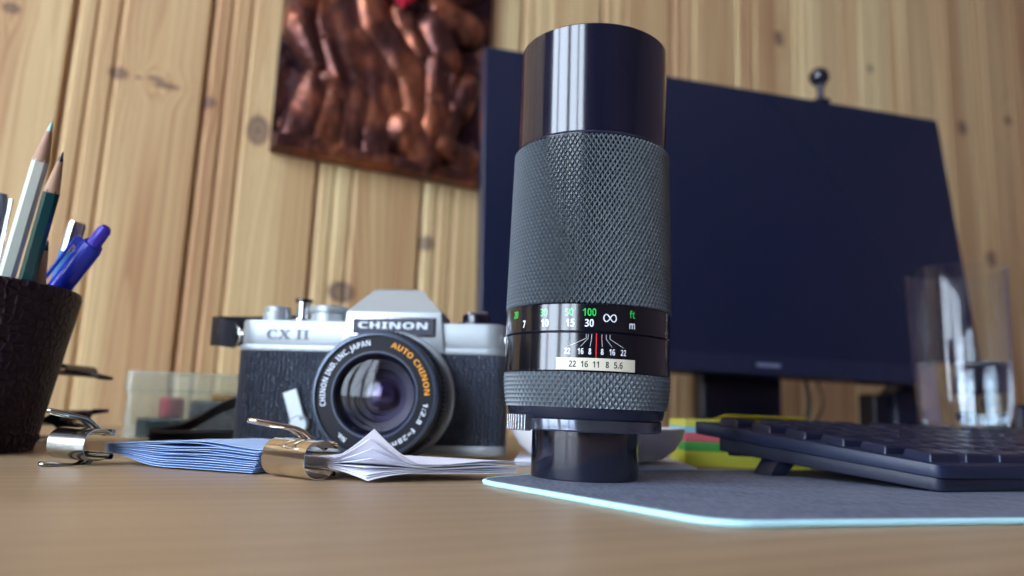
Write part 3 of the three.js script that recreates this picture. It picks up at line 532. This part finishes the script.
// ---------------------------------------------------------------- translucent box of odds and ends
{
  const b = thing('storage_box', 'translucent plastic box of coloured odds and ends behind the film camera', 'storage box', [-0.181, 0, -0.53], 0);
  const W = 0.152, D = 0.06, H = 0.044;
  const shell = (x0, x1, y0, y1, z0, z1) => rbox(x1 - x0, y1 - y0, z1 - z0, 0.0004, 2).translate((x0 + x1) / 2, (y0 + y1) / 2, (z0 + z1) / 2);
  const open = (w, d, r, t) => { const mk = (w2, d2, r2) => { const s = new THREE.Shape(), x = w2 / 2, z = d2 / 2; s.moveTo(-x + r2, -z); s.lineTo(x - r2, -z); s.quadraticCurveTo(x, -z, x, -z + r2); s.lineTo(x, z - r2); s.quadraticCurveTo(x, z, x - r2, z); s.lineTo(-x + r2, z); s.quadraticCurveTo(-x, z, -x, z - r2); s.lineTo(-x, -z + r2); s.quadraticCurveTo(-x, -z, -x + r2, -z); return s; }; return [mk(w, d, r), mk(w - 2 * t, d - 2 * t, r - t)]; };
  const [o, i] = open(W, D, 0.008, 0.0012); o.holes.push(i);
  mesh('box_wall', extrude(o, H - 0.012).rotateX(-PI / 2).translate(0, 0.0008, 0), M.frosted, b);
  mesh('box_floor', extrude(open(W, D, 0.008, 0.001)[0], 0.0008).rotateX(-PI / 2), M.frosted, b);
  const [lo, li] = open(W + 0.003, D + 0.003, 0.009, 0.0012); lo.holes.push(li);
  const lid = mesh('lid', extrude(lo, 0.0125, 0.0003).rotateX(-PI / 2).translate(0, H - 0.0125, 0), M.frosted, b);
  mesh('lid_top', extrude(open(W + 0.003, D + 0.003, 0.009, 0.001)[0], 0.001, 0.0004).rotateX(-PI / 2).translate(0, H - 0.0005, 0), M.frosted, lid);
  const odd = (name, label, geo, m, p, r = 0) => { const t = mesh(name, geo, m); t.position.set(-0.181 + p[0], 0.0009 + p[1], -0.53 + p[2] + 0.004); t.rotation.y = r; tag(t, label, 'trinket', 'odds and ends inside the translucent box'); };
  odd('eraser', 'red round eraser inside the translucent box', lathe([[0, 0], [0.007, 0], [0.008, 0.001], [0.008, 0.012], [0.007, 0.0135], [0, 0.0135]]), gloss([0.55, 0.06, 0.1], 0.6), [-0.046, 0.0135, 0.017]);
  odd('tape_case', 'dark green block under the red eraser inside the translucent box', rbox(0.03, 0.0132, 0.02, 0.002).translate(0, 0.0066, 0), gloss([0.02, 0.05, 0.05], 0.5), [-0.05, 0, 0.016]);
  odd('black_case', 'black case in the middle of the translucent box', rbox(0.034, 0.026, 0.024, 0.003).translate(0, 0.013, 0), gloss([0.02, 0.025, 0.045], 0.5), [-0.015, 0, 0.012]);
  odd('sharpener', 'orange pencil sharpener on the case in the translucent box', rbox(0.015, 0.0045, 0.012, 0.001).translate(0, 0.00225, 0), gloss([0.75, 0.3, 0.03], 0.5), [-0.012, 0.0262, 0.014], 0.2);
  odd('green_block', 'green block beside the black case in the translucent box', rbox(0.014, 0.012, 0.018, 0.0015).translate(0, 0.006, 0), gloss([0.08, 0.3, 0.14], 0.5), [0.012, 0, 0.017]);
  odd('purple_case', 'purple case at the right of the translucent box', rbox(0.036, 0.021, 0.026, 0.003).translate(0, 0.0105, 0), gloss([0.05, 0.03, 0.09], 0.5), [0.044, 0, 0.01]);
}

// ---------------------------------------------------------------- white dish behind the zoom lens
{
  const d = thing('dish', 'shallow white dish on the desk behind the zoom lens', 'dish', [0.0495, 0.0042, -0.4135]);
  mesh('dish_bowl', lathe([[0, 0.0014], [0.0255, 0.0014], [0.03, 0.0008], [0.0365, 0.0022], [0.0425, 0.0068], [0.046, 0.0125], [0.0476, 0.0174], [0.0468, 0.0182], [0.0458, 0.0174], [0.044, 0.0128], [0.04, 0.0075], [0.034, 0.004], [0.026, 0.0022], [0, 0.0022]], 120, 0.9), M.whiteCeramic, d);
  mesh('foot_ring', lathe([[0.025, 0.0016], [0.0255, 0], [0.0275, 0], [0.0285, 0.0012]], 96), M.whiteCeramic, d);
}

{
  const b = thing('paper_bundle', 'lavender white loose sheets lying flat under the white dish', 'paper bundle', [0.056, 0, -0.43], rad(-3));
  for (let i = 0; i < 5; i++) mesh('sheet', sheet((u, v) => V(mix(-0.048, 0.046, u) + 0.003 * (hash(i, 1, 3) - 0.5), 0.0003 + 0.00075 * i + 0.0003 * Math.sin(u * 6 + i), mix(-0.045, 0.037, v) + 0.004 * (hash(i, 2, 3) - 0.5)), 20, 4, 0.0003), M.paperWhite, b);
}

// ---------------------------------------------------------------- sticky notes
{
  const p = thing('sticky_note_block', 'block of coloured sticky notes behind the left end of the keyboard', 'sticky notes', [0.1069, 0, -0.45], rad(-1.5));
  const note = (c) => S({ color: lin(...c), roughness: 0.8, bumpMap: rep(fleck, 6, 6), bumpScale: 0.0001 });
  let y = 0.0002;
  for (const [h, c] of [[0.0088, [0.66, 0.72, 0.08]], [0.0055, [0.1, 0.5, 0.1]], [0.0052, [0.8, 0.16, 0.2]], [0.0036, [0.25, 0.62, 0.72]], [0.0042, [0.7, 0.68, 0.09]]]) {
    mesh('note_pad', rbox(0.074, h, 0.05, 0.0003, 2).translate(0.037, y + h / 2, -0.025), note(c), p); y += h;
  }
  mesh('top_note', sheet((u, v) => V(mix(0.024, 0.074, u), y + 0.0003 + 0.0035 * v * v, -mix(0.001, 0.049, 1 - v)), 10, 10, 0.00016), note([0.72, 0.6, 0.05]), p);
}

// ---------------------------------------------------------------- keyboard
{
  const Fd = V(0.9135, 0, -0.4067), Sd = V(-0.669, 0, -0.743), O = V(0.182, 0, -0.316), TURNK = Math.atan2(0.4067, 0.9135);
  const k = thing('keyboard', 'black keyboard raised on its rear foot at the right', 'keyboard', [O.x, 0, O.z]);
  const at = (s, d, h) => V(Sd.x * s + Fd.x * d, h, Sd.z * s + Fd.z * d);
  const DEP = 0.122, WID = 0.42, bottom = (s) => 0.0021 + 0.0935 * s, middle = (s) => 0.0078 + 0.105 * s, top = (s) => 0.0133 + 0.1123 * s;
  const body = (s0, s1, d0, d1, lo, hi, r) => { // plan with rounded corners, lifted between two sloping faces
    const sh = new THREE.Shape();
    sh.moveTo(d0 + r, s0); sh.lineTo(d1 - r, s0); sh.quadraticCurveTo(d1, s0, d1, s0 + r); sh.lineTo(d1, s1 - r); sh.quadraticCurveTo(d1, s1, d1 - r, s1); sh.lineTo(d0 + r, s1); sh.quadraticCurveTo(d0, s1, d0, s1 - r); sh.lineTo(d0, s0 + r); sh.quadraticCurveTo(d0, s0, d0 + r, s0);
    const g = extrude(sh, 0.01, 0.0009, 3), q = g.attributes.position;
    for (let i = 0; i < q.count; i++) { const d = q.getX(i), s = q.getY(i), f = q.getZ(i) / 0.01; const v = at(s, d, mix(lo(s), hi(s), f)); q.setXYZ(i, v.x, v.y, v.z); }
    g.index || 0; g.computeVertexNormals();
    return boxUV(crease(g, 0.5));
  };
  mesh('lower_case', body(0.0012, 0.108, 0.0012, WID - 0.001, bottom, middle, 0.004), M.keyboardLow, k);
  mesh('upper_case', body(0, DEP, 0, WID, (s) => middle(s) - 0.0002, top, 0.0045), M.keyboard, k);
  const f = at(0.08, 0.006, 0), foot = part('rear_foot', k); foot.position.copy(f); foot.rotation.y = TURNK;
  mesh('foot_leg', crease(extrude([[-0.004, 0.0023], [0.006, 0.0023], [0.0165, 0.0112], [0.003, 0.0112]], 0.012, 0.0005).translate(-0.004, 0, -0.006), 0.5), M.keyboardLow, foot);
  mesh('rubber_pad', rbox(0.012, 0.0022, 0.008, 0.0005).rotateY(TURNK).translate(...at(0.1, 0.009, bottom(0.1) - 0.0004).toArray()), M.keyboardLow, k);
  const keyGeo = (w) => { // tapered cap with rounded edges
    const g = new RoundedBoxGeometry(w, 0.0062, 0.0155, 3, 0.0012), q = g.attributes.position;
    for (let i = 0; i < q.count; i++) { const t = 1 - 0.13 * clamp((q.getY(i) + 0.0031) / 0.0062), tz = 1 - 0.16 * clamp((q.getY(i) + 0.0031) / 0.0062); q.setX(i, q.getX(i) - Math.sign(q.getX(i)) * (1 - t) * 0.0075); q.setZ(i, q.getZ(i) * tz); }
    g.computeVertexNormals(); return boxUV(g);
  };
  const U = 0.0185, cache = new Map(), tilt = Math.atan(0.1123 / 1.0);
  const rows = [[1.25, 1.25, 1.25, 6.25, 1.25, 1.25, 1.25, 1.25], [2.25, 1, 1, 1, 1, 1, 1, 1, 1, 1, 1, 2.75], [1.75, 1, 1, 1, 1, 1, 1, 1, 1, 1, 1, 1, 2.25], [1.5, 1, 1, 1, 1, 1, 1, 1, 1, 1, 1, 1, 1, 1.5], [1, 1, 1, 1, 1, 1, 1, 1, 1, 1, 1, 1, 1, 2], [1, 0, 1, 1, 1, 1, 0, 1, 1, 1, 1, 0, 1, 1, 1, 1]];
  rows.forEach((row, r) => {
    let d = 0.006; const s = 0.0145 + r * 0.0186;
    for (const w of row) {
      if (!w) { d += 0.5 * U; continue; }
      if (!cache.has(w)) cache.set(w, keyGeo(w * U - 0.003));
      const m = mesh('key', cache.get(w), M.key, k);
      m.position.copy(at(s, d + w * U / 2, top(s) + 0.0006));
      m.rotation.set(0, TURNK, 0); m.rotateX(tilt);
      d += w * U;
    }
    for (let c = 0; c < 3; c++) { const m = mesh('key', cache.get(1), M.key, k); m.position.copy(at(s, 0.295 + c * U, top(s) + 0.0006)); m.rotation.set(0, TURNK, 0); m.rotateX(tilt); }
  });
}

// ---------------------------------------------------------------- monitor
{
  const yaw = rad(14.5), tl = rad(7.66), W = 0.5405, H = 0.3128;
  const m = thing('monitor', 'large black computer monitor with dark screen on a stand', 'monitor', [0.2306, 0, -0.7264], yaw);
  const head = part('display_panel', m); head.position.y = 0.2259; head.rotation.x = -tl;
  mesh('panel_shell', rbox(W, H, 0.02, 0.002).translate(0, 0, -0.0105), M.bezel, head);
  mesh('screen', boxUV(new THREE.BoxGeometry(W - 0.006, H - 0.021, 0.0006)).translate(0, 0.0085, -0.0003), M.screen, head);
  mesh('chin_bezel', rbox(W, 0.0185, 0.0028, 0.0008).translate(0, -H / 2 + 0.00925, 0.0006), M.bezel, head);
  mesh('maker_badge', rbox(0.026, 0.0036, 0.0004, 0.0002, 2).translate(0.0125, -H / 2 + 0.0095, 0.0021), M.logo, head);
  mesh('power_light', new THREE.CylinderGeometry(0.0014, 0.0014, 0.001, 16).rotateX(PI / 2).translate(W / 2 - 0.022, -H / 2 + 0.0045, 0.0022), M.led, head);
  mesh('back_housing', rbox(0.34, 0.2, 0.03, 0.01).translate(0, -0.01, -0.034), M.bezel, head);
  mesh('stand_neck', rbox(0.1, 0.21, 0.022, 0.006).translate(0.045, 0.115, -0.085), M.blackSatin, m);
  mesh('stand_hinge', rbox(0.07, 0.05, 0.05, 0.006).translate(0.045, 0.2, -0.066), M.blackSatin, m);
  mesh('stand_base', rbox(0.24, 0.012, 0.17, 0.005).translate(0.012, 0.0061, -0.035), M.blackSatin, m);
  // the small ball camera standing on the top edge
  const w = thing('webcam', 'small black ball webcam perched on top of the monitor', 'webcam', [0.337, 0.3775, -0.782], yaw);
  const ball = mesh('camera_ball', new THREE.SphereGeometry(0.0108, 40, 28).translate(-0.001, 0.0345, 0), M.black, w);
  mesh('camera_eye', lathe([[0, 0.0003], [0.004, 0.0003], [0.0045, 0], [0.0045, -0.002]]).rotateX(PI / 2).translate(-0.001, 0.0345, 0.0106), M.black, ball);
  mesh('camera_stem', lathe([[0, 0.005], [0.0042, 0.005], [0.0034, 0.012], [0.0036, 0.02], [0.0058, 0.0265], [0, 0.0265]], 32), M.blackSatin, w);
  mesh('camera_clip', rbox(0.016, 0.005, 0.03, 0.0012).translate(0, 0.005, -0.008), M.blackSatin, w);
}

// ---------------------------------------------------------------- cables, gadget, glass
{
  const c = mesh('cable', tube([V(0.345, 0.2, -0.885), V(0.3455, 0.1, -0.872), V(0.3505, 0.055, -0.868), V(0.347, 0.022, -0.868), V(0.352, 0.0035, -0.87), V(0.39, 0.0026, -0.88)], 0.0025, false, 80, 10), M.blackSatin);
  tag(c, 'black cable hanging straight down behind the monitor beside its stand', 'cable');
  const c2 = mesh('cable', tube([V(0.352, 0.19, -0.885), V(0.355, 0.095, -0.866), V(0.363, 0.06, -0.862), V(0.362, 0.042, -0.861), V(0.354, 0.028, -0.86), V(0.355, 0.012, -0.86), V(0.362, 0.0026, -0.858), V(0.375, 0.0024, -0.85)], 0.0014, false, 80, 10), M.blackSatin);
  tag(c2, 'thin black cable looping beside the thicker hanging cable', 'cable');
  const g = thing('gadget', 'small black gadget with a rounded navy hood under the monitor', 'gadget', [0.432, 0, -0.84], rad(8));
  mesh('gadget_block', rbox(0.022, 0.062, 0.03, 0.003).translate(-0.018, 0.0312, -0.004), M.blackSatin, g);
  mesh('gadget_hood', crease(extrude((() => { const s = new THREE.Shape(); s.moveTo(-0.008, 0); s.lineTo(0.034, 0); s.quadraticCurveTo(0.04, 0.05, 0.022, 0.072); s.quadraticCurveTo(0.002, 0.08, -0.008, 0.062); s.closePath(); return s; })(), 0.03, 0.003, 4).translate(0, 0.0003, -0.012), 0.6), M.bezel, g);
  const c3 = mesh('cable', tube([V(0.43, 0.14, -0.892), V(0.437, 0.112, -0.868), V(0.446, 0.094, -0.84), V(0.462, 0.078, -0.818), V(0.474, 0.05, -0.812), V(0.484, 0.022, -0.812), V(0.5, 0.0026, -0.82), V(0.53, 0.0026, -0.85)], 0.0023, false, 80, 10), M.blackSatin);
  tag(c3, 'black cable running down over the small navy hooded gadget', 'cable');
  const bx = thing('charger', 'black charger box at the right edge beyond the water glass', 'charger', [0.447, 0, -0.64], rad(12));
  mesh('charger_body', rbox(0.06, 0.05, 0.04, 0.006).translate(0, 0.0252, 0), M.blackSatin, bx);
  mesh('charger_rib', rbox(0.05, 0.003, 0.001, 0.0004).translate(0, 0.03, 0.0204), M.black, bx);
}
{
  const n = thing('notebook', 'thick black notebook under the water glass behind the keyboard', 'notebook', [0.352, 0, -0.585], rad(24));
  mesh('cover', merged([rbox(0.12, 0.0012, 0.085, 0.0005).translate(0, 0.0009, 0), rbox(0.12, 0.0012, 0.085, 0.0005).translate(0, 0.0232, 0), rbox(0.0014, 0.0235, 0.085, 0.0006).translate(-0.0596, 0.012, 0)]), M.blackSatin, n);
  mesh('page_block', rbox(0.116, 0.021, 0.081, 0.0005).translate(0.0005, 0.01205, 0), S({ color: lin(0.08, 0.08, 0.11), roughness: 0.8, bumpMap: micro, bumpScale: 0.0002 }), n);
  const t = thing('water_glass', 'clear drinking glass half full of water behind the keyboard', 'glass', [0.3375, 0.0239, -0.55]);
  t.rotation.z = 0.02;
  const H = 0.1225;
  mesh('tumbler', lathe([[0, 0], [0.0275, 0], [0.0298, 0.0008], [0.0312, 0.003], [0.0316, 0.02], [0.0345, H - 0.0006], [0.0341, H], [0.0334, H - 0.0006], [0.0303, 0.022], [0.0298, 0.0105], [0.0285, 0.008], [0.026, 0.0068], [0, 0.0064]], 128, 0.9), M.tumbler, t);
  const q = (y) => mix(0.0304, 0.0334, (y - 0.022) / (H - 0.022)) - 0.0002;
  mesh('water', lathe([[0, 0.0067], [0.0258, 0.0071], [0.0282, 0.0083], [0.0295, 0.0107], [0.0301, 0.022], [q(0.0525), 0.0525], [q(0.0525) - 0.0008, 0.0518], [0, 0.0516]], 96, 0.9), M.water, t);
}

// ---------------------------------------------------------------- copper relief on the wall
{
  const W = 0.2505, H = 0.33, y0 = 0.29;
  const r = thing('wall_relief', 'dark embossed copper relief with a red ornament hanging on the wall', 'wall relief', toWorld(0.1075 + W / 2, y0 + H / 2, BACK + 0.004).toArray(), TURN);
  // raised forms, in units of the panel: [x0, y0, r0, x1, y1, r1, height]; y is metres above the lower edge
  const caps = [
    [0.1, 0.21, 0.016, 0.06, 0.145, 0.02, 1], [0.06, 0.145, 0.022, 0.16, 0.102, 0.013, 1.05], [0.19, 0.128, 0.014, 0.25, 0.094, 0.015, 0.95],
    [0.24, 0.21, 0.05, 0.34, 0.13, 0.055, 0.55], [0.36, 0.13, 0.055, 0.5, 0.075, 0.05, 0.55],
    [0.34, 0.215, 0.022, 0.4, 0.165, 0.024, 1], [0.4, 0.165, 0.026, 0.58, 0.118, 0.024, 0.95], [0.58, 0.118, 0.024, 0.61, 0.07, 0.022, 0.9], [0.52, 0.19, 0.016, 0.63, 0.145, 0.018, 0.85],
    [0.22, 0.094, 0.02, 0.47, 0.066, 0.02, 0.75],
    [0.17, 0.085, 0.018, 0.11, 0.022, 0.02, 0.6], [0.25, 0.08, 0.018, 0.22, 0.02, 0.02, 0.55], [0.33, 0.075, 0.018, 0.33, 0.018, 0.018, 0.5], [0.42, 0.07, 0.016, 0.44, 0.012, 0.016, 0.6], [0.5, 0.06, 0.012, 0.5, 0.012, 0.012, 0.6],
    [0.57, 0.052, 0.024, 0.7, 0.022, 0.018, 1.05],
    [0.69, 0.14, 0.014, 0.7, 0.104, 0.016, 1.05], [0.745, 0.13, 0.011, 0.74, 0.1, 0.011, 1], [0.79, 0.126, 0.01, 0.785, 0.1, 0.01, 0.95], [0.7, 0.185, 0.026, 0.76, 0.15, 0.022, 0.8],
    [0.88, 0.12, 0.017, 0.83, 0.09, 0.02, 0.95], [0.71, 0.088, 0.022, 0.7, 0.048, 0.022, 1], [0.8, 0.078, 0.016, 0.76, 0.06, 0.022, 0.8],
    [0.75, 0.042, 0.017, 0.92, 0.026, 0.016, 1.1], [0.72, 0.21, 0.02, 0.86, 0.195, 0.022, 0.85], [0.3, 0.27, 0.06, 0.42, 0.28, 0.05, 0.8], [0.6, 0.28, 0.06, 0.75, 0.27, 0.05, 0.8],
  ];
  const height = (u, y) => {
    const x = u * W; let h = 0;
    for (const [ax, ay, ar, bx, by, br, k] of caps) {
      const dx = (bx - ax) * W, dy = by - ay, t = clamp(((x - ax * W) * dx + (y - ay) * dy) / (dx * dx + dy * dy || 1)), rr = mix(ar, br, t) * 0.9;
      const d = Math.hypot(x - ax * W - dx * t, y - ay - dy * t) / rr;
      if (d < 1.15) h = Math.max(h, k * Math.sqrt(clamp(1 - d * d / 1.32)) * Math.pow(rr / 0.02, 0.35));
    }
    const lip = y < 0.014 + 0.006 * noise(u * 5, 1, 4) ? 0.55 : 0;
    return 0.024 * Math.max(h, lip) + 0.0025 * (fbm(u * 9, y * 30, 5, 4) - 0.5) + 0.0012 * (fbm(u * 30, y * 100, 15, 3) - 0.5) + 0.0009 * Math.sin(u * 60 + y * 50 + 6 * fbm(u * 4, y * 12, 8, 2)) * (h > 0.3 ? 0.8 : 0.2);
  };
  const NX = 240, NY = 316, pos = [], uv = [], idx = [], col = [];
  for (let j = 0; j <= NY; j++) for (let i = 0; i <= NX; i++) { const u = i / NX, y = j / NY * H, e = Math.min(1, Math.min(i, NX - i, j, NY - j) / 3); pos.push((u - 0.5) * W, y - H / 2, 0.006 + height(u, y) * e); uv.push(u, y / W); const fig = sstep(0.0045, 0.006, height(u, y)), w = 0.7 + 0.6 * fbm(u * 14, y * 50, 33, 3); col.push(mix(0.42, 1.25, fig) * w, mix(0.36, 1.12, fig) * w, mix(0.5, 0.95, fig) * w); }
  for (let j = 0; j < NY; j++) for (let i = 0; i < NX; i++) { const a = j * (NX + 1) + i, b = a + 1, c = a + NX + 1; idx.push(a, b, c + 1, a, c + 1, c); }
  const g = new THREE.BufferGeometry(); g.setAttribute('position', new THREE.Float32BufferAttribute(pos, 3)); g.setAttribute('uv', new THREE.Float32BufferAttribute(uv, 2)); g.setAttribute('color', new THREE.Float32BufferAttribute(col, 3)); g.setIndex(idx); g.computeVertexNormals();
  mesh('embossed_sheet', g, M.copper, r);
  mesh('backing_board', rbox(W, H, 0.0075, 0.001).translate(0, 0, 0.0022), S({ map: patina, roughness: 0.6, metalness: 0.2 }), r);
  const hs = new THREE.Shape(); hs.moveTo(0, -0.019); hs.bezierCurveTo(0.008, -0.012, 0.019, -0.004, 0.017, 0.007); hs.bezierCurveTo(0.015, 0.017, 0.004, 0.017, 0, 0.009); hs.bezierCurveTo(-0.004, 0.017, -0.015, 0.017, -0.017, 0.007); hs.bezierCurveTo(-0.019, -0.004, -0.008, -0.012, 0, -0.019);
  mesh('red_ornament', crease(extrude(hs, 0.012, 0.005, 6).translate((0.51 - 0.5) * W, 0.209 - H / 2, 0.022), 0.8), M.red, r).userData.label = 'glossy red ornament';
}

// ---------------------------------------------------------------- shadows on, then draw
scene.traverse((o) => { if (o.isMesh) { o.castShadow = true; o.receiveShadow = true; } });
renderer.render(scene, camera);
